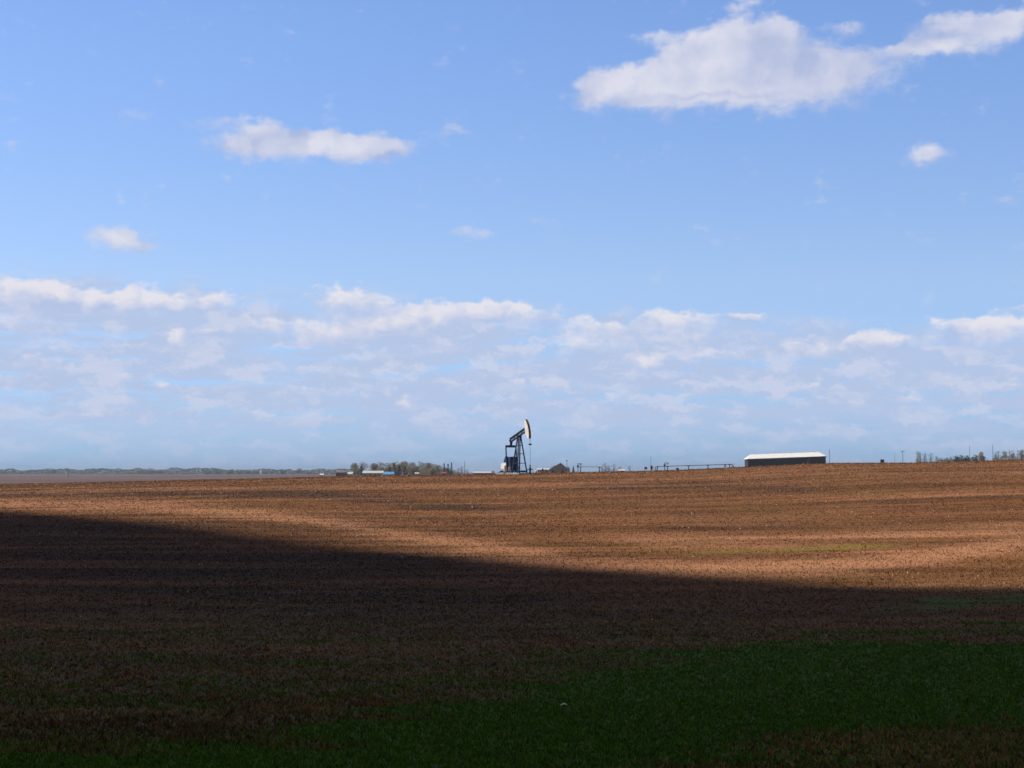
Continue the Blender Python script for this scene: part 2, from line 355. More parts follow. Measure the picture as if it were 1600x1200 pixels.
# plain beyond the crest: other fields
sp_ = N.node('ShaderNodeSeparateXYZ'); N.l.new(pos, sp_.inputs[0])
farf = N.noise(N.v('MULTIPLY', pos, (.002, .006, 0)), 1.0, 2, .5)
fc = N.mix(N.ss(farf, .45, .55), (.11, .066, .055), (.14, .088, .07))
c = N.mix(N.ss(sp_.outputs[1], 360, 480), c, fc)
N.l.new(c, b.inputs['Base Color'])
bp = N.node('ShaderNodeBump'); bp.inputs['Distance'].default_value = .06; bp.inputs['Strength'].default_value = .8
N.l.new(N.m('ADD', fine, N.m('MULTIPLY', cl, .4)), bp.inputs['Height']); N.l.new(bp.outputs[0], b.inputs['Normal'])
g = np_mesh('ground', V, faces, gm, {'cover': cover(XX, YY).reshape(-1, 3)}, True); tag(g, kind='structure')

# ------------------------------------------------------------------ stubble, crop blades, clods, stones (stuff)
def vc_mat(name, rough=.9, trans=0):
    m = bpy.data.materials.new(name); m.use_nodes = True; N = NT(m.node_tree); b = N.n['Principled BSDF']
    b.inputs['Roughness'].default_value = rough; b.inputs['Specular IOR Level'].default_value = .15
    a = N.node('ShaderNodeAttribute', attribute_name='tone')
    n = N.noise(N.node('ShaderNodeNewGeometry').outputs['Position'], 9, 3, .6)
    N.l.new(N.mix(1.0, a.outputs['Color'], N.mix(N.ss(n, .3, .7), (.75, .75, .75), (1.2, 1.2, 1.2)), 'MULTIPLY'), b.inputs['Base Color'])
    return m
def scatter(name, X, Y, hgt, wid, colr, nb, material, lean=.5, label=None):
    n = len(X); Z = H(X, Y)-.01
    vs = []; cs = []
    for k in range(nb):
        a = rng.uniform(0, 2*np.pi, n); ox = rng.normal(0, 1, n)*wid*.9; oy = rng.normal(0, 1, n)*wid*.9
        h = hgt*rng.uniform(.5, 1.15, n); w = wid*rng.uniform(.3, .7, n)
        lx = rng.normal(0, lean, n)*h; ly = rng.normal(0, lean, n)*h
        bx, by = X+ox, Y+oy
        p0 = np.stack([bx-np.cos(a)*w, by-np.sin(a)*w, Z], -1); p1 = np.stack([bx+np.cos(a)*w, by+np.sin(a)*w, Z], -1)
        p2 = np.stack([bx+lx, by+ly, Z+h], -1)
        vs.append(np.stack([p0, p1, p2], 1).reshape(-1, 3))
        cs.append(np.repeat(colr*rng.uniform(.7, 1.3, (n, 1)), 3, 0))
    vs = np.concatenate(vs); cs = np.concatenate(cs)
    o = np_mesh(name, vs, np.arange(len(vs)).reshape(-1, 3), material, {'tone': cs})
    tag(o, label, name.replace('_', ' '), kind='stuff'); return o
def sample(n, y0, y1, p=0.0):
    u = rng.random(n); Y = (y0**(1-p)+(y1**(1-p)-y0**(1-p))*u)**(1/(1-p)) if p != 1 else y0*(y1/y0)**u
    X = rng.uniform(-1, 1, n)*(.36*Y+4); return X, Y
vm = vc_mat('plant_tone')
# crop blades
X, Y = sample(150000, 22, 75, .6); cv = cover(X, Y); keep = rng.random(len(X)) < np.clip(cv[:, 0]*1.25-.12, 0, 1); X, Y = X[keep], Y[keep]
cg = np.array([.068, .195, .014])*rng.uniform(.6, 1.5, (len(X), 1))*np.array([1, 1, 1])+rng.uniform(0, .012, (len(X), 1))*np.array([1, .55, .1])
scatter('crop_grass', X, Y, .07+rng.random(len(X))*.04, .02+Y*.0002, cg, 3, vm, .5, 'short dark green crop sprouting in the shaded foreground')
# stubble
X, Y = sample(420000, 20, 330, .75); cv = cover(X, Y)
keep = rng.random(len(X)) < np.clip(1-cv[:, 0]*1.05, 0.02, 1)*(.35+.65*rnoise(X, Y, .9, 1.2, 9)); X, Y, cv = X[keep], Y[keep], cv[keep]
r = rng.random((len(X), 1))
base = np.where(r < .42, np.array([[.088, .033, .009]]), np.where(r < .70, np.array([[.25, .098, .033]]), np.where(r < .80, np.array([[.15, .11, .030]]), np.array([[.40, .19, .090]]))))
base = base*(1-cv[:, 1:2]*.75)+np.array([.53, .265, .14])*cv[:, 1:2]*.75
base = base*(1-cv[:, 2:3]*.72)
base = base*rng.uniform(.7, 1.3, (len(X), 1))
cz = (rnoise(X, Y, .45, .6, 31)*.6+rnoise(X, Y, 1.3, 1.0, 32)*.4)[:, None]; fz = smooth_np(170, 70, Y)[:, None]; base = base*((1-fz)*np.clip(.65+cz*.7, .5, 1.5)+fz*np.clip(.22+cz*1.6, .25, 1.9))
gy = np.maximum(smooth_np(.35, .75, rnoise(X, Y, .8, .9, 33)), .75*smooth_np(48, 32, Y))[:, None]*smooth_np(125, 70, Y)[:, None]; base = base*(1-gy*.8)+np.array([.165, .148, .062])*gy*.8*np.clip(.3+cz*1.4, .3, 1.7)  # grey-olive patches, boosted near the camera to colour in the shade's hue
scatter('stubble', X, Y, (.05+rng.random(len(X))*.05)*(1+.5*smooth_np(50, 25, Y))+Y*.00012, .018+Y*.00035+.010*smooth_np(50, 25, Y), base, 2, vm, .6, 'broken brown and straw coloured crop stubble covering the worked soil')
# dry tufts
X, Y = sample(14000, 21, 75, .5); cv = cover(X, Y); px, py = proj(X, Y, H(X, Y))
lo = pl([(-400,1300),(700,1290),(1000,1215),(1200,1172),(1400,1152),(1600,1138),(2000,1110)], px)
pk = np.exp(-((py-lo+4)/16)**2)*.55+(1-cv[:, 0])*.38*smooth_np(.45, .7, rnoise(X, Y, 2.2, 2, 12))
keep = rng.random(len(X)) < pk; X, Y = X[keep], Y[keep]
scatter('dry_grass', X, Y, .10+rng.random(len(X))*.08, .03, np.array([[.30, .22, .12]])*rng.uniform(.5, 1.2, (len(X), 1)), 7, vm, .45, 'pale dry grass tufts at the edges of the green strip')
# pale stones and straw scraps that glint
def pebbles(name, X, Y, r_, colr, label):
    n = len(X); Z = H(X, Y); t = [(1,0,0),(-.5,.87,0),(-.5,-.87,0),(0,0,1.0)]
    vs = np.stack([np.stack([X+a*r_*rng.uniform(.6, 1.2, n), Y+b_*r_*rng.uniform(.6, 1.2, n), Z-.02+c_*r_*rng.uniform(.7, 1.6, n)+(.02 if c_ else 0)], -1) for a, b_, c_ in t], 1).reshape(-1, 3)
    k = np.arange(n)[:, None, None]*4+np.array([[[0, 1, 3], [1, 2, 3], [2, 0, 3]]])
    o = np_mesh(name, vs, k.reshape(-1, 3), vm, {'tone': np.repeat(colr, 4, 0)}); tag(o, label, name.replace('_', ' '), kind='stuff')
X, Y = sample(3600, 25, 325, .9); cv = cover(X, Y); keep = rng.random(len(X)) < np.clip(.8-cv[:, 0], .02, 1); X, Y = X[keep], Y[keep]
pebbles('stones', X, Y, .02+Y*.00030*rng.uniform(.5, 1.4, len(X)), np.array([[.62, .48, .38]])*rng.uniform(.5, 1.2, (len(X), 1)), 'small pale stones and straw scraps scattered over the field')
X, Y = sample(30000, 22, 325, .9); cv = cover(X, Y); keep = rng.random(len(X)) < (1-cv[:, 0])*(1-.6*smooth_np(70, 130, Y)); X, Y = X[keep], Y[keep]
pebbles('clods', X, Y, .03+.02*smooth_np(50, 25, Y)+Y*.00035*rng.uniform(.4, 1.5, len(X)), (np.array([[.05, .024, .012]])*(1+1.2*smooth_np(80, 160, Y))[:, None])*rng.uniform(.5, 1.9, (len(X), 1)), 'dark lumps of dry earth lying all over the brown field')

q0 = hit(880, 1108)
sm = MB(); sm.add([(-.07,-.03,0),(.02,-.06,.035),(.08,-.01,.01),(.05,.05,.04),(-.05,.05,.015),(0,0,.055)], [(0,1,5),(1,2,5),(2,3,5),(3,4,5),(4,0,5)])
scrap = sm.build('paper_scrap', mat('paper_white', (.8, .82, .84), .7, .05, 8)); scrap.location = q0+Vector((0, 0, .06)); tag(scrap, 'small crumpled white scrap lying on the dark green grass', 'litter')

# ------------------------------------------------------------------ the cloud overhead whose shadow lies on the foreground
edge_px = [(-60,795),(100,806),(250,820),(400,838),(550,857),(700,870),(850,881),(1000,893),(1200,908),(1400,921),(1600,918),(1660,916)]
ep = [hit(*q) for q in edge_px]; ep = [q for q in ep if q is not None]
CH = 620.0
def up_(p, h=CH): return (p.x+sd.x/sd.z*(h-p.z), p.y+sd.y/sd.z*(h-p.z))
front = [up_(Vector((-1500, 900, 0))), up_(Vector((-700, 520, 0))), up_(Vector((-300, 330, 0)))]+[up_(q) for q in ep]+[up_(Vector((200, 62, -5))), up_(Vector((500, 40, -5))), up_(Vector((1300, 120, -5)))]
fa = np.array(front); print('edge', [tuple(round(c_) for c_ in q) for q in ep])
xs = np.concatenate([np.linspace(fa[0, 0], fa[3, 0], 60)[:-1], np.linspace(fa[3, 0], fa[-4, 0], 90), np.linspace(fa[-4, 0], fa[-1, 0], 60)[1:]])
vs_ = []; DEP = np.concatenate([[0, 4, 12, 30, 60], np.linspace(110, 1900, 40)])
for side in (0, 1):
    for x in xs:
        yf = interp(x, fa[:, 0], fa[:, 1])
        for d in DEP:
            e = min(1, (d/230))*min(1, max(0, (1900-d)/300))*min(1, max(0, (x-xs[0])/200))*min(1, max(0, (xs[-1]-x)/200))
            nz = mnoise.fractal((x/260, (yf-d)/260, side*7), .8, 2.0, 4)
            z = CH+((170*e*(1+.35*nz)) if side else 2+e*14*(1+nz))
            vs_.append((x, yf-d, z))
nx_, nd_ = len(xs), len(DEP); fs_ = []
for side in (0, 1):
    o_ = side*nx_*nd_
    for i in range(nx_-1):
        for j in range(nd_-1):
            q = (o_+i*nd_+j, o_+(i+1)*nd_+j, o_+(i+1)*nd_+j+1, o_+i*nd_+j+1); fs_.append(q if side else q[::-1])
cm = MB(); cm.v = vs_; cm.f = fs_
cmat = mat('cloud_white', (.80, .80, .80), 1, .03, .004)
N = NT(cmat.node_tree); tr_ = N.node('ShaderNodeBsdfTranslucent'); tr_.inputs[0].default_value = (.80, .78, .76, 1); mx_ = N.node('ShaderNodeMixShader'); mx_.inputs[0].default_value = .06
N.l.new(N.n['Principled BSDF'].outputs[0], mx_.inputs[1]); N.l.new(tr_.outputs[0], mx_.inputs[2]); N.l.new(mx_.outputs[0], N.n['Material Output'].inputs[0])
tag(cm.build('cloud', cmat, None, True), kind='structure')

# ------------------------------------------------------------------ materials
M = dict(
    blue=mat('blue_paint', (.011, .040, .13), .45, .3, 1.2, c2=(.018, .060, .18)),
    bluel=mat('pale_blue_paint', (.30, .42, .60), .5, .2, 1.5),  # paler blue for the beam web
    white=mat('white_paint', (.84, .84, .83), .5, .12, 1.5),
    rust=mat('rusty_face', (.20, .10, .055), .8, .5, 2.5, c2=(.42, .28, .19)),
    steel=mat('dark_steel', (.05, .05, .055), .5, .3, 4, .6),
    rod=mat('polished_rod', (.35, .36, .38), .35, .1, 4, .8),
    conc=mat('concrete', (.35, .33, .30), .9, .2, 3),
    roofw=mat('white_metal_roof', (.88, .87, .85), .4, .06, .6),
    wallb=mat('dark_board_wall', (.034, .028, .028), .85, .35, .9, c2=(.052, .042, .038)),
    trimb=mat('brown_fascia', (.17, .10, .045), .8, .4, .8),
    wallw=mat('pale_siding', (.50, .52, .53), .8, .1, 1),
    wallp=mat('dull_purple_siding', (.38, .34, .35), .85, .2, .8),
    wallg=mat('grey_brown_wall', (.16, .12, .11), .85, .2, 1),
    roofb=mat('blue_metal_roof', (.13, .34, .60), .4, .15, .8),
    roofl=mat('light_roof', (.55, .55, .55), .6, .15, .8),
    roofbr=mat('brown_roof', (.19, .13, .115), .8, .25, .8),
    glass=mat('window_glass', (.03, .04, .05), .1, .2, 1),
    bark=mat('bark', (.16, .135, .11), .95, .3, 3),
    wood=mat('weathered_pole', (.11, .09, .075), .9, .3, 2),
    leafy=mat('budding_twigs', (.33, .27, .14), .95, .3, .45, c2=(.42, .37, .19)),
    leafg=mat('green_bush_leaves', (.16, .18, .085), .95, .3, .5, c2=(.24, .26, .12)),
    spruce=mat('spruce_needles', (.016, .028, .026), .95, .4, .5, c2=(.028, .044, .036)),
    redp=mat('red_paint', (.30, .07, .05), .6, .2, 2),
    yel=mat('yellow_green_leaves', (.20, .21, .04), .9, .3, 3),
)

# ------------------------------------------------------------------ pumpjack
PJY = 303.0
sc1 = PJY/F
base = at(811.3, 738.6, PJY)
pj = empty('pumpjack', (base.x, PJY, base.z)); base_z = base.z
gz = Hs(base.x, PJY)-base_z
tag(pj, 'tall dark blue oil pumpjack with a white horsehead standing on the crest of the field', 'pumpjack')
yaw = R(-62)
D = Vector((math.cos(yaw), math.sin(yaw), 0)); S = Vector((-D.y, D.x, 0)); U = Vector((0, 0, 1))   # S points right and away
def q(f, s, z): return D*f+S*s+U*z
apex = q(0, 0, 6.05)
k = .00986
# walking beam, tail to head, tilted up
tilt = R(17.5)
Bd = D*math.cos(tilt)+U*math.sin(tilt); Bn = -D*math.sin(tilt)+U*math.cos(tilt)
bc = apex+Bn*.45
tail = bc-Bd*3.1; nose = bc+Bd*2.75
for nm, off, hh, ww, mm in (('top_flange', .33, .12, .42, 'blue'), ('bottom_flange', -.33, .12, .42, 'blue')):
    pass
beam = MB(); beam.bar(tail+Bn*.30, nose+Bn*.30, .40, .12, Bn); beam.bar(tail-Bn*.30, nose-Bn*.30, .40, .12, Bn)
for t_ in (0.0, .25, .5, .75, 1.0): beam.bar(tail.lerp(nose, t_)-Bn*.24, tail.lerp(nose, t_)+Bn*.24, .30, .05, D)
bo = beam.build('walking_beam', M['blue'], pj)
web = MB(); web.bar(tail+Bd*.02, nose-Bd*.02, .06, .48, Bn); web.build('beam_web', M['bluel'], bo)
# saddle bearing
sb = MB(); sb.box(apex+U*.02, (.7, .5, .22), Matrix.Rotation(yaw, 3, 'Z')); sb.tube(apex-S*.45+U*.1, apex+S*.45+U*.1, .13, n=12); sb.build('saddle_bearing', M['steel'], pj)
# horsehead: sector about the saddle bearing
rad = 3.75
def arc(t, r_): return apex+U*.1+(D*math.cos(t)+U*math.sin(t))*r_
a0, a1 = tilt-R(24), tilt+R(31)
hh = MB(); n_ = 14; th = .40
outer = [(rad*math.cos(a0+(a1-a0)*i/n_), rad*math.sin(a0+(a1-a0)*i/n_)) for i in range(n_+1)]
inner = [((rad-.55)*math.cos(a1), (rad-.45)*math.sin(a1)), (2.55*math.cos(tilt+R(9)), 2.55*math.sin(tilt+R(9))+.35), (2.6*math.cos(tilt)-.02, 2.6*math.sin(tilt)-.15), ((rad-.42)*math.cos(a0), (rad-.42)*math.sin(a0))]
hh.prism(outer+inner, apex+U*.1, D, U, th)
ho = hh.build('horsehead', M['white'], pj)
fc_ = MB()
for i in range(n_):
    t0, t1 = a0+(a1-a0)*i/n_, a0+(a1-a0)*(i+1)/n_
    A = [arc(t, rr)+S*s_ for t in (t0, t1) for rr in (rad+.003, rad+.05) for s_ in (-.21, .21)]
    fc_.add(A, [(0,1,3,2),(4,6,7,5),(0,4,5,1),(2,3,7,6),(0,2,6,4),(1,5,7,3)])
fc_.build('face_plate', M['rust'], ho)
# bridle, carrier bar, polished rod
xf = apex+D*(rad+.12)
wl = MB()
for s_ in (-.10, .10):
    wl.tube(arc(a0, rad+.07)+S*s_, Vector((xf.x, xf.y, 4.85))+S*s_, .02, n=6)
wl.build('bridle', M['steel'], pj)
cb_ = MB(); cb_.box(Vector((xf.x, xf.y, 4.74)), (.46, .34, .26), Matrix.Rotation(yaw+R(90), 3, 'Z')); cb_.build('carrier_bar', M['steel'], pj, bevel=.03)
rb = MB(); rb.tube((xf.x, xf.y, 4.7), (xf.x, xf.y, 1.3), .028, n=8); rb.build('polished_rod', M['rod'], pj)
wh = MB(); wh.tube((xf.x, xf.y, gz-.2), (xf.x, xf.y, .7), .16, n=12); wh.tube((xf.x, xf.y, .7), (xf.x, xf.y, .8), .26, n=12); wh.tube((xf.x, xf.y, .8), (xf.x, xf.y, 1.35), .10, n=10)
wh.bar((xf.x-.5, xf.y, .5), (xf.x+.5, xf.y, .5), .14); wh.build('wellhead', M['steel'], pj)
# samson post: four legs, cross braces, ladder
feet = {(1, 1): q(1.15, .95, 0), (1, -1): q(1.15, -.95, 0), (-1, 1): q(-1.35, .75, 0), (-1, -1): q(-1.35, -.75, 0)}
for (i, j), ft in feet.items():
    l_ = MB(); l_.bar(ft+U*(gz-.2), apex+S*.24*j+D*.16*i-U*.08, .17, .17, S); l_.build('leg', M['blue'], pj)
br = MB()
for z_ in (1.6, 3.2, 4.6):
    br = MB()
    t_ = z_/6.0; L = {kk: ft.lerp(apex+S*.24*kk[1]+D*.16*kk[0], t_)for kk, ft in feet.items()}
    for kk in L: L[kk].z = z_
    br.bar(L[(1,1)], L[(1,-1)], .10); br.bar(L[(-1,1)], L[(-1,-1)], .10); br.bar(L[(1,1)], L[(-1,1)], .09); br.bar(L[(1,-1)], L[(-1,-1)], .09)
    br.build('cross_brace', M['blue'], pj)
# equalizer and pitman arms
eqc = q(-3.0, 0, 0)+U*(tail.z-1.05)
tb = MB(); tb.bar(tail-Bn*.2+Bd*.15, eqc+U*.1, .30, .36, S); tb.tube(tail+Bd*.1-S*.3-Bn*.1, tail+Bd*.1+S*.3-Bn*.1, .17, n=12); tb.build('tail_bearing', M['blue'], pj)
eq = MB(); eq.bar(eqc-S*1.03, eqc+S*1.03, .34, .40); eq.build('equalizer', M['blue'], pj, bevel=.04)
cx = q(-2.9, 0, 1.55)
for s_ in (-1, 1):
    pin = cx+S*s_*.98+U*-.95+D*.25
    p_ = MB(); p_.bar(pin, eqc+S*s_*.98, .15, .17, S); p_.build('pitman_arm', M['blue'], pj)
    cr = MB(); cr.prism([(-1.35, -.28), (-1.2, .28), (1.0, .36), (1.35, .2), (1.35, -.2), (1.0, -.36)], cx+S*s_*.78, (U*-1+D*.26).normalized()*-1, D, .16)
    co = cr.build('crank', M['blue'], pj)
    cw = MB()
    pts = [(.15+1.15*math.cos(t), 1.2*math.sin(t)) for t in np.linspace(-math.pi/2, math.pi/2, 11)]+[(-.85, 1.1), (-1.0, .5), (-1.0, -.5), (-.85, -1.1)]
    cw.prism(pts, cx+S*s_*.60-U*.12, (U-D*.26).normalized(), D, .34); cw.build('counterweight', M['blue'], co)
gb = MB(); gb.box(cx+U*.05, (2.0, 1.5, 2.1), Matrix.Rotation(yaw, 3, 'Z')); gb.tube(cx-S*.6, cx+S*.6, .45, n=16); gb.box(cx+U*.72, (1.4, 1.0, .9), Matrix.Rotation(yaw, 3, 'Z'))
gb.build('gearbox', M['blue'], pj, bevel=.03)
bs = MB()
for s_ in (-.5, .5): bs.bar(q(-5.4, s_, .22), q(1.7, s_, .22), .24, .34)
for f_ in (-5.2, -3.9, -2.9, -1.35, 0, 1.15): bs.bar(q(f_, -.9, .2), q(f_, .9, .2), .26, .28)
bs.box(q(-2.9, 0, .62), (2.0, 1.3, .62), Matrix.Rotation(yaw, 3, 'Z')); bs.build('skid_frame', M['blue'], pj)
fd = MB(); fd.box(q(-1.9, 0, gz-.05), (8.2, 2.5, .5), Matrix.Rotation(yaw, 3, 'Z')); fd.build('foundation', M['conc'], pj, bevel=.03)
mo = MB(); mo.tube(q(-4.7, -.4, 1.0), q(-4.7, .5, 1.0), .36, n=14); mo.box(q(-4.7, 0, .55), (.8, .8, .3), Matrix.Rotation(yaw, 3, 'Z')); mo.build('motor', M['blue'], pj)
bg = MB(); bg.prism([(-.42, -.42), (-.55, 0), (-.42, .42), (1.5, .62), (2.05, .45), (2.2, 0), (2.05, -.45), (1.5, -.62)], q(-4.7, -.72, 1.15), D, U, .16)
bg.build('belt_guard', M['white'], pj)
# upright white drum and cabinet beside it
p_ = at(791.6, 741, 302)
e_ = empty('storage_tank', (p_.x-.25, 298.5, Hs(p_.x, 298.5))); tag(e_, 'upright white chemical tank left of the pumpjack', 'tank')
t_ = MB(); t_.tube((0,0,.55), (0,0,1.55), .24, n=16); t_.tube((0,0,1.55), (0,0,1.70), .24, .10, n=16); t_.build('tank_shell', M['white'], e_, False)
t_ = MB(); [t_.bar((a*.2, b_*.2, -.1), (a*.2, b_*.2, .6), .05) for a in (-1, 1) for b_ in (-1, 1)]; t_.build('tank_stand', M['steel'], e_)
p_ = at(796.0, 741, 299)
e_ = empty('control_cabinet', (p_.x, 299, Hs(p_.x, 299))); tag(e_, 'narrow white control cabinet on a rusty stand in front of the pumpjack gearbox', 'cabinet')
t_ = MB(); t_.box((0,0,.95), (.34, .26, .75)); t_.build('cabinet_box', M['white'], e_, bevel=.02)
t_ = MB(); t_.box((0,-.145,.95), (.28, .02, .62)); t_.build('cabinet_door', M['white'], e_)
t_ = MB(); t_.bar((-.12,0,-.1), (-.12,0,.57), .07); t_.bar((.12,0,-.1), (.12,0,.57), .07); t_.build('stand', M['rust'], e_)

# ------------------------------------------------------------------ trees
def leaf_cloud(blobs, n, size, rr, zs=1.0):
    """many small faces spread through lumpy volume; blobs = (x,y,z,r)"""
    mb = MB(); w_ = [b_[3]**3 for b_ in blobs]
    for _ in range(n):
        x, y, z, r_ = rr.choices(blobs, w_)[0]
        while True:
            d = Vector((rr.uniform(-1, 1), rr.uniform(-1, 1), rr.uniform(-1, 1)))
            if .15 < d.length < 1: break
        d = d*(1 if rr.random() < .8 else 1.12)
        c_ = Vector((x, y, z))+Vector((d.x*r_, d.y*r_, d.z*r_*zs))
        a = Vector((rr.gauss(0, 1), rr.gauss(0, 1), rr.gauss(0, 1))).normalized(); b_ = a.orthogonal().normalized()
        s_ = size*rr.uniform(.5, 1.2); e_ = a.cross(b_)
        mb.add([c_+b_*s_, c_+e_*s_*.6, c_-b_*s_*.8, c_-e_*s_*.6], [(0, 1, 2, 3)])
    return mb
def deciduous(seed, h=10, wdt=6, n=1500, leaf='leafy', name='bare_tree', size=.26):
    rr = random.Random(seed); root = empty(name, (0, 0, 0))
    tk = MB(); tk.tube((0,0,-.3), (0,0,h*.35), h*.022, h*.015); top = (0, 0, h*.35)
    blobs = []
    for i in range(9):
        a = i*2.4+rr.random(); rd = wdt*.5*rr.uniform(.25, .72); z = h*rr.uniform(.36, .84)
        if i == 0: rd = 0; z = h*.82
        p = (math.cos(a)*rd, math.sin(a)*rd, z); s0 = (0, 0, h*rr.uniform(.2, .36))
        tk.tube(s0, p, h*.010, h*.004, 5)
        for j in range(3):
            tk.tube(p, (p[0]+rr.gauss(0, wdt*.1), p[1]+rr.gauss(0, wdt*.1), p[2]+rr.uniform(.05, .15)*h), h*.004, h*.0015, 4)
        blobs.append((p[0], p[1], p[2], wdt*rr.uniform(.20, .30)))
    tk.build('trunk', M['bark'], root); leaf_cloud(blobs, n, size, rr).build('crown', M[leaf], root)
    root['h'] = h; return root
def poplar(seed, h=10, wdt=2.2, n=420, leaf='leafy', name='poplar_tree'):
    rr = random.Random(seed); root = empty(name, (0, 0, 0))
    tk = MB(); tk.tube((0,0,-.3), (0,0,h*.93), h*.009, h*.002, 6); blobs = []
    for i in range(9):
        z = h*(.25+.075*i); a = rr.random()*6.3; rd = wdt*.22*rr.random(); tk.tube((0, 0, z-h*.1), (math.cos(a)*wdt*.35, math.sin(a)*wdt*.35, z+h*.05), h*.005, h*.002, 4)
        blobs.append((math.cos(a)*rd, math.sin(a)*rd, z, wdt*(.34-.018*i)*rr.uniform(.8, 1.1)))
    tk.build('trunk', M['bark'], root); leaf_cloud(blobs, n, .17, rr, 1.5).build('crown', M[leaf], root); return root
def spruce(seed, h=7, wdt=3.4, n=620):
    rr = random.Random(seed); root = empty('spruce_tree', (0, 0, 0))
    tk = MB(); tk.tube((0,0,-.3), (0,0,h*.97), h*.02, h*.003, 7); tk.build('trunk', M['bark'], root)
    mb = MB()
    for i in range(n):
        t = rr.random()**1.5; z = h*(.08+.92*t); R_ = wdt*.5*(1-t)**.85*(.75+.25*math.sin(z*5+rr.random()))+.06
        a = rr.random()*6.28; r_ = R_*rr.random()**.4
        c_ = Vector((math.cos(a)*r_, math.sin(a)*r_, z-r_*.25)); o_ = Vector((math.cos(a), math.sin(a), -.35)).normalized()
        s_ = Vector((-math.sin(a), math.cos(a), rr.gauss(0, .3))); L = .32*rr.uniform(.6, 1.2)
        mb.add([c_+o_*L, c_+s_*L*.4, c_-o_*L*.6, c_-s_*L*.4+U*.05], [(0, 1, 2, 3)])
    mb.build('crown', M['spruce'], root); return root
def bush(seed, h=3, wdt=4, n=520, leaf='leafg', name='bush', size=.25):
    rr = random.Random(seed); root = empty(name, (0, 0, 0)); blobs = []
    tk = MB()
    for i in range(7):
        a = rr.random()*6.3; rd = wdt*.5*rr.uniform(.1, .7); z = h*rr.uniform(.22, .68)*(1-.3*rd/(wdt*.5)); p = (math.cos(a)*rd, math.sin(a)*rd, z)
        tk.tube((p[0]*.2, p[1]*.2, -.3), p, h*.015, h*.006, 5); blobs.append((*p, min(h, wdt)*rr.uniform(.26, .38)))
    tk.build('stems', M['bark'], root); leaf_cloud(blobs, n, size, rr).build('leaves', M[leaf], root); return root
protos = {}
def place(kind, px, ytop, Y, wpx, label, group=None, cat='tree', zb=None, tw=0):
    """stand a copy of a kind so that its top reaches a row and its crown spans wpx"""
    p = at(px, ytop, Y); gz_ = Hs(p.x, Y); hh_ = p.z-gz_
    fn, args, h0, w0 = kinds[kind]
    if kind[0] == 'p': wpx *= 1.7
    if kind not in protos: o = fn(*args); protos[kind] = o
    else: o = copy_tree(protos[kind])
    o.location = (p.x, Y, gz_); sc_h = hh_/h0; sc_w = (wpx*Y/F)/w0
    o.scale = (sc_w, sc_w, sc_h); o.rotation_euler = (0, 0, tw or (px*1.37) % 6.28)
    tag(o, label, cat, group); return o
kinds = {
 'd1': (deciduous, (11, 10, 6), 9.9, 6), 'd2': (deciduous, (12, 10, 7), 9.9, 7), 'd3': (deciduous, (13, 10, 5), 9.9, 5),
 'p1': (poplar, (21,), 9.6, 1.9), 'p2': (poplar, (22, 10, 2.6, 380), 9.6, 2.2), 's1': (spruce, (31,), 7, 3.2), 's2': (spruce, (32, 7, 4.2, 700), 7, 4.0),
 'b1': (bush, (41,), 2.9, 4), 'b2': (bush, (42, 3, 5, 560, 'leafy'), 2.9, 5), 'b3': (bush, (43, 3, 4, 480, 'spruce'), 2.9, 4),
 'y1': (bush, (44, 1, 1.3, 160, 'yel', 'bush', .1), .97, 1.3)}
# farmstead wood
fw = 'bare trees of the farmstead wood'
fl = 'budding olive brown tree massed in the farmstead wood between the blue roof and the pumpjack'
place('d1', 554, 722.5, 905, 17, 'rounded bare tree at the left end of the farmstead wood', fw); place('d2', 566, 721, 925, 22, 'tall bare tree behind the leftmost dark spruce of the farmstead', fw)
for i, (x, t, w) in enumerate([(584,723,20),(594,720.5,22),(605,721.5,20)]): place(('d1','d2','d3')[i], x, t, 915+i*12, w, ['bare tree just right of the gap in the farmstead wood','bare tree rising behind the pale farmhouse','bare tree rising behind the blue roofed shed'][i], fw)
for i, (x, t, w) in enumerate([(618,720,24),(632,720,24),(645,721,22),(657,720.5,24),(668,722,22),(678,724,22),(688,726,20),(625,724,24),(650,726,26),(672,728,24),(640,730,22),(660,731,22),(684,731,18),(694,730.5,16),(703,731.5,16),(711,733,12)]):
    place(('d2','d1','d3')[i % 3], x, t, 930+(i*37) % 60, w, fl, fw)
for (x, t, w, l) in [(564.5,728,9,'narrow dark spruce left of the pale farmhouse'),(585,729,7,'small dark spruce rising behind the pale farmhouse roof'),(616,723.5,11,'tallest dark spruce at the right of the blue roof'),
                     (624,728,9,'short dark spruce between two larger spruces beside the blue roof'),(632.5,728,11,'broad dark spruce, rightmost of the cluster beside the blue roof'),(609,729,8,'dark spruce partly hidden behind the blue roof')]:
    place('s1' if w < 10 else 's2', x, t, 880, w*1.8, l, 'dark spruces round the farmhouse')
for (x, t, w, l) in [(694,723.5,5,'left one of three thin dark spruces at the end of the wood'),(700,724.5,6,'middle one of three thin dark spruces at the end of the wood'),(705.5,722.5,5,'right one of three thin dark spruces at the end of the wood')]:
    place('s1', x, t, 890, w*2.1, l, 'three spruces at the end of the wood')
for (x, t, w, l) in [(715,731.5,7,'thin bare tree just right of the three spruces'),(721,728,9,'sparse bare tree beside the thin mast'),(731,733,7,'low bare tree right of the thin mast')]:
    place('p2', x, t, 900, w, l, 'sparse trees right of the three spruces')
for i, (x, t, w) in enumerate([(742,737,18),(757,736,18),(770,733,12),(782,735,14),(748,739,14)]): place('b1', x, t, 860, w, 'low green bush on the skyline just left of the pumpjack', 'bushes left of the pumpjack', 'bush')
place('y1', 788, 736.6, 300, 6, 'small yellow green bush at the foot of the pumpjack', None, 'bush')
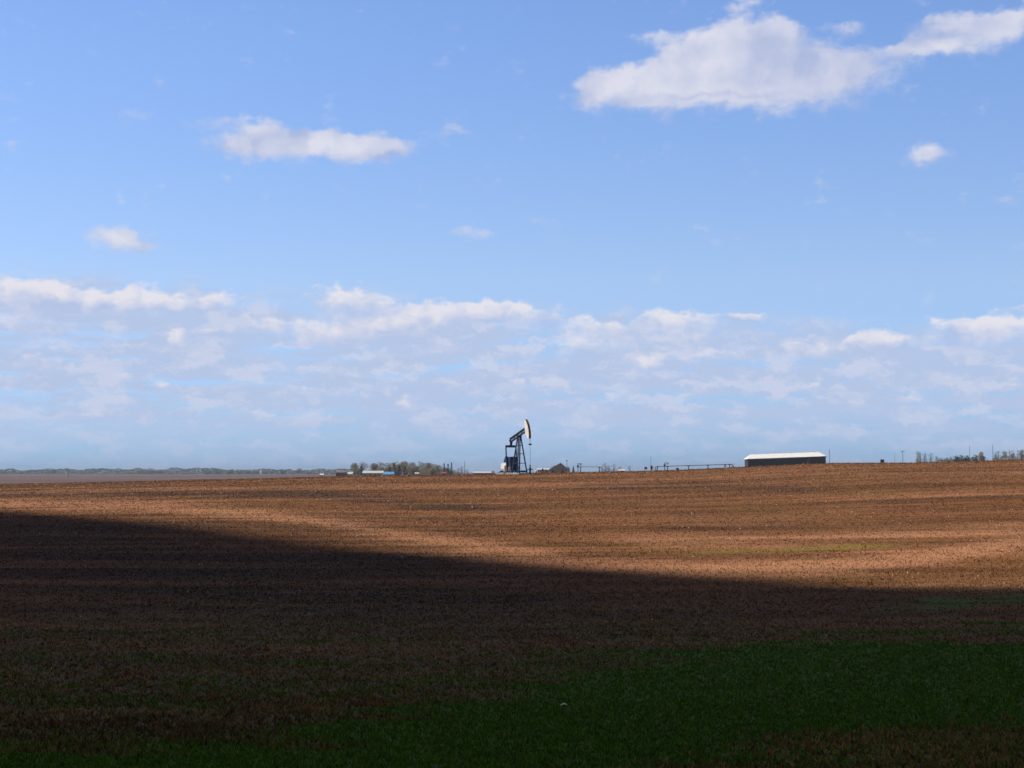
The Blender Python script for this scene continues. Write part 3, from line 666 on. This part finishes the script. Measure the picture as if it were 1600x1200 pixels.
for (x, t, w) in [(826,735,10),(833,734,10)]: place('b3', x, t, 700, w, 'low dark bush behind the pumpjack wellhead', 'bushes behind the wellhead', 'bush')
# left distance
far_l = [(8,734.5,26,'b2'),(33,734,20,'b2'),(58,736,14,'b2'),(74,732,17,'b2'),(84,731.5,9,'b1'),(97,734.5,13,'b2'),(112,734.5,16,'b1'),(127,736,16,'b2'),(142,736.5,16,'b1'),(176,738,16,'b2')]
for x, t, w, k_ in far_l: place(k_, x, t, 2500, w, {74: 'wider and left of the two tallest bushes close together in the far left tree line', 84: 'narrower and right of the two tallest bushes close together in the far left tree line', 8: 'hazy bush of the far tree line touching the left edge of the picture'}.get(x, 'low hazy grey green bush of the far tree line at the left'), 'far tree line at the left', 'bush')
for x, t, w in [(203,735,26),(220,731,30),(234,729.5,30),(250,732,28),(266,735,24),(285,736.5,20),(300,737,20)]: place('b2', x, t, 2500, w, 'tallest hazy tree, at the top of the low domed far clump' if x == 234 else 'lower hazy tree on the flanks of the low domed far clump', 'domed clump of far trees', 'tree')
for x, t, w, k_ in [(325,733.5,24,'b1'),(342,731.5,26,'b1'),(358,732.5,22,'b1'),(374,731.5,22,'b2'),(386,731.5,16,'b2'),(396,735.5,14,'b2'),(402,735.5,12,'b1')]: place(k_, x, t, 2300, w, 'hazy tree in the long low clump left of the tiny white silo', 'long low clump of far trees', 'tree')
for x, t, w, k_, l in [(415,733,14,'b2','dark hazy bush just right of the tiny white silo'),(424,733.5,10,'b2','smaller hazy bush second right of the tiny white silo'),(443,731.5,17,'b1','rounded green bush alone on the far skyline'),(467,731,13,'d3','upright hazy tree right of the rounded green bush'),(482,736,18,'b1','low spreading hazy bush right of the upright hazy tree')]:
    place(k_, x, t, 2200, w, l, None, 'tree' if k_ == 'd3' else 'bush')
for x, t, w in [(492,737,18),(508,736.5,18),(520,737,14),(458,737,18),(434,737,16)]: place('b2', x, t, 2250, w, 'low hazy brush strip on the skyline left of the farmstead', 'brush left of the farmstead', 'bush')
# the low continuous brush along the foot of the far tree lines
rr_ = random.Random(5); mb = MB()
for _ in range(9000):
    x = rr_.uniform(-20, 560)
    p = at(x, 740, 2600+rr_.uniform(-60, 60)); h_ = (6.4+4.6*mnoise.noise(Vector((x*.045, 3.3, 0)))+1.3*mnoise.noise(Vector((x*.2, 1.3, 0))))
    if h_ < .6: continue
    z_ = Hs(p.x, p.y)+rr_.random()*h_; a = rr_.uniform(0, 3.1); s_ = rr_.uniform(.7, 1.5)
    v_ = Vector((math.cos(a), math.sin(a), rr_.gauss(0, .3))).normalized()*s_; c_ = Vector((p.x, p.y, z_))
    mb.add([c_+v_, c_+Vector((0, 0, s_*.6)), c_-v_, c_-Vector((0, 0, s_*.6))], [(0, 1, 2, 3)])
tag(mb.build('brush', M['leafg']), 'low hazy brush running along the far skyline on the left', 'brush', kind='stuff')
# right of the pumpjack
for x, t, w in [(941,727,7),(946,722.5,7),(952,726,8),(959,724,7),(967,728,7),(984,727,5),(1018,729,5),(1024,728,5)]: place('p2', x, t, 1300, w, 'faint thin bare tree on the skyline between the two pipelines', 'faint trees between the pipelines')
for x, t, w, l in [(895,728,8,'faint bush between brown gable house and short pipeline'),(885,726,18,'green bush behind the right slope of the brown gable house'),(866,724,12,'thin bush rising behind the ridge of the brown gable house'),(990,735,18,'low dark bush in the gap between the pipelines')]: place('b1', x, t, 800, w, l, None, 'bush')
# right skyline
for x, t, w, k_ in [(1434,703.5,7,'p1'),(1438,706,7,'p2'),(1445,707,6,'p1'),(1454,707.5,7,'p2'),(1463,712,6,'p1')]: place(k_, x, t, 1100, w, 'faint slender poplar in the sparse row left of the rounded bushes', 'slender poplars on the right skyline')
for x, t, w, k_ in [(1470,712,16,'b2'),(1480,713,16,'b1'),(1488,711,16,'b2')]: place(k_, x, t, 1050, w, 'pale brown bush at the left end of the right hand thicket', 'pale bushes of the right thicket', 'bush')
for x, t, w, k_, l in [(1495,709,18,'b3','dark rounded bush, leftmost dark one in the right hand thicket'),(1510,711.5,14,'b3','dark rounded bush, middle dark one in the right hand thicket'),(1525,713,11,'b3','small dark bush, rightmost dark one in the right hand thicket')]: place(k_, x, t, 1000, w, l, 'dark bushes of the right thicket', 'bush')
for x, t, w in [(1499,708.5,22),(1512,709,20),(1522,708,18),(1535,708,16)]: place('b1', x, t, 1060, w, 'grey green tree standing behind the dark bushes of the right hand thicket', 'trees behind the dark bushes')
place('d3', 1534, 704.5, 1040, 12, 'tallest upright tree at the right end of the thicket')
for i, (x, t, w) in enumerate([(1560,704,10),(1568,703,10),(1577,702,9),(1584,706,9),(1590,702,10),(1598,701,10),(1606,702,10),(1555,709,9)]): place('d3' if i % 2 else 'p2', x, t, 1150, w, 'hazy bare tree in the row running off the right edge of the picture', 'bare trees at the right edge')
for x, t, w in [(1562,712,26),(1580,711,26),(1598,711,26)]: place('b2', x, t, 1120, w, 'low pale undergrowth bush below the bare trees at the right edge', 'undergrowth at the right edge', 'bush')

# ------------------------------------------------------------------ buildings
def gable(name, px0, px1, ybase, yeave, yridge, Y, depth, wall, roof, label, cat, hip=0.0, yaw_=0.0, tiltx=0.0, over=.3, wins=0, fascia=None, door=True):
    a, b_ = at(px0, ybase, Y), at(px1, ybase, Y); L = (b_-a).length; cx_ = (a.x+b_.x)/2
    e_ = empty(name, (cx_, Y, a.z)); e_.rotation_euler = (0, tiltx, yaw_); tag(e_, label, cat)
    he = at(px0, yeave, Y).z-a.z; hr = at(px0, yridge, Y).z-a.z; l, d = L/2, depth/2
    w_ = MB(); w_.add([(-l,-d,-1.5),(l,-d,-1.5),(l,d,-1.5),(-l,d,-1.5),(-l,-d,he),(l,-d,he),(l,d,he),(-l,d,he)], [(0,1,5,4),(1,2,6,5),(2,3,7,6),(3,0,4,7),(4,5,6,7)])
    if hip == 0: w_.add([(-l,-d,he),(-l,d,he),(-l,0,hr-.05),(l,-d,he),(l,d,he),(l,0,hr-.05)], [(0,2,1),(3,4,5)])
    wo = w_.build('wall', M[wall], e_)
    l2, d2, th_ = l+over, d+over, .14; lr = l2-hip
    V_ = [(-l2,-d2,he+.01),(l2,-d2,he+.01),(l2,d2,he+.01),(-l2,d2,he+.01),(-l2,-d2,he+th_),(l2,-d2,he+th_),(l2,d2,he+th_),(-l2,d2,he+th_),(-lr,0,hr+th_),(lr,0,hr+th_)]
    r_ = MB().add(V_, [(3,2,1,0),(0,1,5,4),(1,2,6,5),(2,3,7,6),(3,0,4,7),(4,5,9,8),(6,7,8,9),(5,6,9),(7,4,8)]); r_.build('roof', M[roof], e_)
    if fascia:
        f_ = MB(); f_.box((0, -d-.38, he-.18), (L+.7, .06, .42)); f_.build('fascia', M[fascia], e_)
    for i in range(wins):
        x = -l+L*(i+.5)/wins
        g_ = MB(); g_.box((x, -d-.03, he*.55), (L/wins*.35, .06, he*.28)); g_.build('window', M['glass'], e_)
    if door:
        g_ = MB(); g_.box((l*.55, -d-.03, he*.38), (min(1.2, L*.12), .06, he*.76)); g_.build('door', M['trimb'], e_)
    return e_
BY = 700
bn = gable('barn', 1166.8, 1286.2, 729, 715.6, 708.8, BY, 13, 'wallb', 'roofw', 'long low dark barn with a bright white hipped roof on the right of the skyline', 'barn', hip=2.0, yaw_=R(-1.5), tiltx=R(-2.05), over=.35, fascia='trimb')
rr = MB()
for i in range(12):
    pass
hw = (at(1286.2, 729, BY)-at(1166.8, 729, BY)).length/2
for i in range(15): pst = MB(); pst.box((-hw+hw*2*i/14, -6.56, 1.2), (.14, .10, 3.6)); pst.build('wall_post', M['wallb'], bn)
he_ = at(1166, 708.8, BY).z-at(1166, 729, BY).z+.14
for i in range(6): vt = MB(); vt.box((-hw*.75+hw*1.5*i/5, 0, he_+.05), (.6, .5, .3)); vt.build('ridge_vent', M['roofw'], bn)
gable('farmhouse', 568, 599, 745, 739.5, 736, 860, 9, 'wallw', 'roofl', 'long pale grey farmhouse standing in front of the bare trees', 'house', wins=4)
gable('shed', 600.5, 615, 745, 741.5, 737.6, 850, 8, 'wallw', 'roofb', 'small shed with a bright blue metal roof right of the pale farmhouse', 'shed')
gable('shed', 544.5, 551, 745, 741, 737.8, 900, 6, 'wallw', 'roofl', 'little pale shed at the left end of the farmstead wood', 'shed')
gable('small_house', 526, 543, 745, 738.6, 735, 1000, 9, 'wallg', 'roofbr', 'small brownish house left of the farmstead wood', 'house', wins=2)
gable('shed', 740, 767, 742, 739.4, 737.2, 840, 7, 'wallg', 'roofl', 'low flat pale roofed shed just left of the pumpjack', 'shed')
HY = 760; o_ = at(872, 741, HY); e_ = empty('gable_house', (o_.x, HY, o_.z)); tag(e_, 'greyish brown house with a broad gable roof right of the pumpjack', 'house')
def hp(px, py): p = at(px, py, HY); return (p.x-o_.x, p.z-o_.z)
w_ = MB(); w_.prism([hp(858, 744), hp(886, 744), hp(886, 733), hp(876, 724), hp(858, 733.5)], (0, 4.5, 0), (1,0,0), (0,0,1), 9.0); w_.build('wall', M['wallp'], e_)
r_ = MB()
for (p0, p1) in ((hp(845, 737.2), hp(876.3, 723.4)), (hp(875.7, 723.4), hp(888.5, 734.2))):
    r_.bar((p0[0], 4.4, p0[1]+.05), (p1[0], 4.4, p1[1]+.05), 9.9, .16, (0,0,1))
r_.build('roof', M['roofl'], e_)
for x_ in (864, 879):
    q_ = hp(x_, 736.8); w_ = MB(); w_.box((q_[0], -.03, q_[1]), (1.0, .06, .9)); w_.build('window', M['glass'], e_)
gable('shed', 840, 857, 740, 734.3, 731.8, 720, 5, 'wallw', 'roofl', 'low whitish shed at the left foot of the brown gable house', 'shed')
gable('shed', 967.5, 975.5, 738, 735.6, 734.2, 700, 4, 'white', 'roofw', 'tiny white shed alone between the two pipelines', 'shed')
gable('shed', 500.8, 505.5, 746, 742, 740.5, 1100, 4, 'white', 'roofw', 'tiny bright white shed left of the brownish house', 'shed', door=False)
gable('shed', 1376, 1381, 724, 719.5, 718.4, 640, 1.2, 'wallb', 'wallb', 'tiny dark hut on the crest right of the barn', 'hut', door=False, over=.08)
gable('shed', 649, 654, 744, 740.5, 738.5, 870, 3, 'wallw', 'roofl', 'tiny pale hut in front of the bare trees right of the spruces', 'hut', door=False)
gable('shed', 692, 697, 744, 740, 737.5, 870, 3, 'redp', 'redp', 'tiny dull red hut below the three thin spruces', 'hut', door=False)
# silo far left
p_ = at(408.6, 740, 2200); e_ = empty('silo', (p_.x, 2200, p_.z)); tag(e_, 'tiny white silo on the far skyline left of the farmstead', 'silo')
t_ = MB(); t_.tube((0,0,-3), (0,0,4.2), 1.2, n=14); t_.build('silo_wall', M['white'], e_); t_ = MB(); t_.tube((0,0,4.2), (0,0,5.4), 1.3, .2, n=14); t_.build('silo_roof', M['roofl'], e_)
# round white tank end near the pumpjack with its pipe
p_ = at(838, 736.3, 330); e_ = empty('propane_tank', (p_.x, 330, p_.z)); tag(e_, 'small bright white horizontal tank right of the pumpjack', 'tank')
t_ = MB(); t_.tube((0,-.5,0), (0,1.0,0), .22, n=16); t_.tube((0,-.62,0), (0,-.5,0), .08, .22, n=16); t_.tube((0,1.0,0), (0,1.12,0), .22, .08, n=16); t_.build('tank_shell', M['white'], e_)
for y_ in (-.2, .7): t_ = MB(); t_.box((0,y_,-.4), (.3,.1,.5)); t_.build('cradle', M['steel'], e_)
def pipe_between(name, x0, y0, x1, y1, Y, r_, label, posts):
    a, b_ = at(x0, y0, Y), at(x1, y1, Y); e_ = empty(name, (a.x, Y, a.z)); tag(e_, label, 'pipeline'); d = b_-a
    t_ = MB(); t_.tube((0,0,0), d, r_, n=10); t_.tube(d, d+Vector((.35, 0, -.12)), r_, n=10); t_.tube(d+Vector((.35, 0, -.12)), d+Vector((.5, 0, -.9)), r_, n=10); t_.build('pipe', M['bluel' if 0 else 'wood'], e_)
    for x in posts:
        f_ = (x-x0)/(x1-x0); p = d*f_; gz2 = Hs(a.x+p.x, Y)-a.z
        t_ = MB(); t_.bar((p.x-.18, .25, gz2-.3), (p.x, 0, p.z-.02), .11); t_.bar((p.x+.18, -.25, gz2-.3), (p.x, 0, p.z-.02), .11); t_.bar((p.x-.3, 0, p.z-r_-.05), (p.x+.3, 0, p.z-r_-.05), .12); t_.build('support', M['wood'], e_)
    return e_
pipe_between('pipeline', 1026, 729.0, 1143, 725.4, 420, .075, 'long thin raised pipeline on short posts running towards the barn', [1027, 1043, 1076, 1106, 1140])
pipe_between('pipeline', 905, 729.3, 937, 729.6, 420, .05, 'short thin raised pipeline right of the brown gable house', [907, 936.5])
def pump_unit(px, py, Y, label, gx=1):
    p = at(px, py, Y); e_ = empty('pump_unit', (p.x, Y, p.z)); tag(e_, label, 'pump', 'small pump units on the pipelines')
    gz2 = Hs(p.x, Y)-p.z; t_ = MB(); t_.bar((0,0,gz2-.2), (0,0,.1), .14); t_.box((0,0,.05), (.42,.4,.5)); t_.build('pump_body', M['steel'], e_, bevel=0)
    t_ = MB(); t_.bar((-.2,0,.62), (1.0,0,.66), .12, .12); t_.bar((0,0,.3), (0,0,.62), .12); t_.build('arm', M['rust'], e_)
    t_ = MB(); t_.box((.65,0,.40), (.42,.3,.2)); t_.build('motor', M['redp'], e_)
pump_unit(903, 729, 420, 'small dark pump unit with a rusty arm at the left end of the short pipeline')
pump_unit(1038.5, 727.6, 421, 'small dark pump unit with a rusty arm standing over the long pipeline')
# small machines and boxes round the left end of the long pipeline
def machine(name, px, py, Y, w, h, m_, label, cat):
    p = at(px, py, Y); gz2 = Hs(p.x, Y)-p.z; e_ = empty(name, (p.x, Y, p.z)); tag(e_, label, cat)
    t_ = MB(); t_.box((0,0,0), (w, w*.8, h)); t_.box((0,0,h/2+.04), (w*.7, w*.6, .08)); t_.build('body', M[m_], e_, bevel=.02)
    t_ = MB(); [t_.bar((a*w*.35, b_*w*.25, gz2-.2), (a*w*.35, b_*w*.25, -h/2), .07) for a in (-1, 1) for b_ in (-1, 1)]; t_.build('stand', M['steel'], e_)
machine('valve_box', 1009, 731.5, 415, .65, .4, 'steel', 'dark valve box farthest left of the long pipeline', 'valve box')
machine('valve_box', 1018, 730.5, 415, .45, .75, 'steel', 'tall dark valve box next to the left end of the long pipeline', 'valve box')
machine('meter_box', 1024, 732.3, 410, .32, .6, 'white', 'white meter box at the left end of the long pipeline', 'meter box')
machine('valve_box', 1058.5, 733.2, 412, .62, .45, 'steel', 'squat black valve box standing under the long pipeline', 'valve box')
machine('meter_box', 848, 733.8, 335, .3, .32, 'steel', 'little dark meter box between white tank and brown gable house', 'meter box')
machine('meter_box', 896, 731, 400, .2, .6, 'wood', 'narrow dark marker box left of the short pipeline', 'meter box')
machine('valve_box', 1133, 727.4, 420, .35, .3, 'wood', 'small valve box hanging near the right end of the long pipeline', 'valve box')
machine('meter_box', 1143.5, 728.3, 418, .42, .34, 'white', 'white meter box at the right end of the long pipeline', 'meter box')
# poles
def pole(px, ytop, Y, w, label, arm=0, lamp=False, group='thin poles along the skyline'):
    p = at(px, ytop, Y); gz2 = Hs(p.x, Y); e_ = empty('utility_pole', (p.x, Y, gz2)); tag(e_, label, 'pole', group); h = p.z-gz2
    t_ = MB(); t_.tube((0,0,-.5), (0,0,h), w*.6, w*.42, n=8); t_.build('post', M['wood'], e_)
    if arm:
        t_ = MB(); t_.bar((-arm, 0, h-.5), (arm, 0, h-.5), .14, .16); t_.build('crossarm', M['wood'], e_)
        for s_ in (-.85, 0, .85):
            t_ = MB(); t_.tube((s_*arm, 0, h-.42), (s_*arm, 0, h-.15), .06, n=6); t_.build('insulator', M['steel'], e_)
    if lamp:
        t_ = MB(); t_.tube((0,0,h), (0,0,h+.35), .16, .42, n=10); t_.tube((0,0,h+.35), (0,0,h+.5), .42, .2, n=10); t_.build('lamp_head', M['steel'], e_)
pole(1296, 702, 800, .20, 'thin pole just right of the barn')
pole(1410.5, 704, 760, .20, 'pole with a crossarm right of the tiny dark hut', .8)
pole(1398, 708, 1100, .16, 'faint pole second from the tiny dark hut')
pole(1515, 696.5, 900, .20, 'tall pole rising out of the right hand thicket')
pole(1551, 694.5, 800, .20, 'tallest thin pole between the thicket and the edge trees')
pole(726, 720, 880, .22, 'thin mast right of the three spruces')
pole(1017, 713, 900, .16, 'faint mast above the left end of the long pipeline')
pole(885.7, 721, 780, .18, 'yard light pole at the right of the brown gable house', 0, True)
pole(107, 735.5, 1400, .45, 'lone far pole in the purple grey field at the left', .9)
pole(539, 735, 980, .18, 'short dark topped pole above the brownish house', 0, True)
pole(512, 736.5, 1500, .25, 'tiny pole right of the tiny white shed', 0, True)

# ------------------------------------------------------------------ haze
hz = MB(); hz.box((0, 3300, 5), (9500, 7700, 36)); hm = bpy.data.materials.new('haze_air'); hm.use_nodes = True; N = NT(hm.node_tree)
N.n.remove(N.n['Principled BSDF']); pv = N.node('ShaderNodeVolumePrincipled'); pv.inputs['Density'].default_value = .00015; pv.inputs['Color'].default_value = (.58, .74, 1.0, 1); pv.inputs['Anisotropy'].default_value = 0.2
N.l.new(pv.outputs[0], N.n['Material Output'].inputs['Volume'])
tag(hz.build('haze', hm), 'thin pale air haze over the plain', 'haze', kind='stuff')
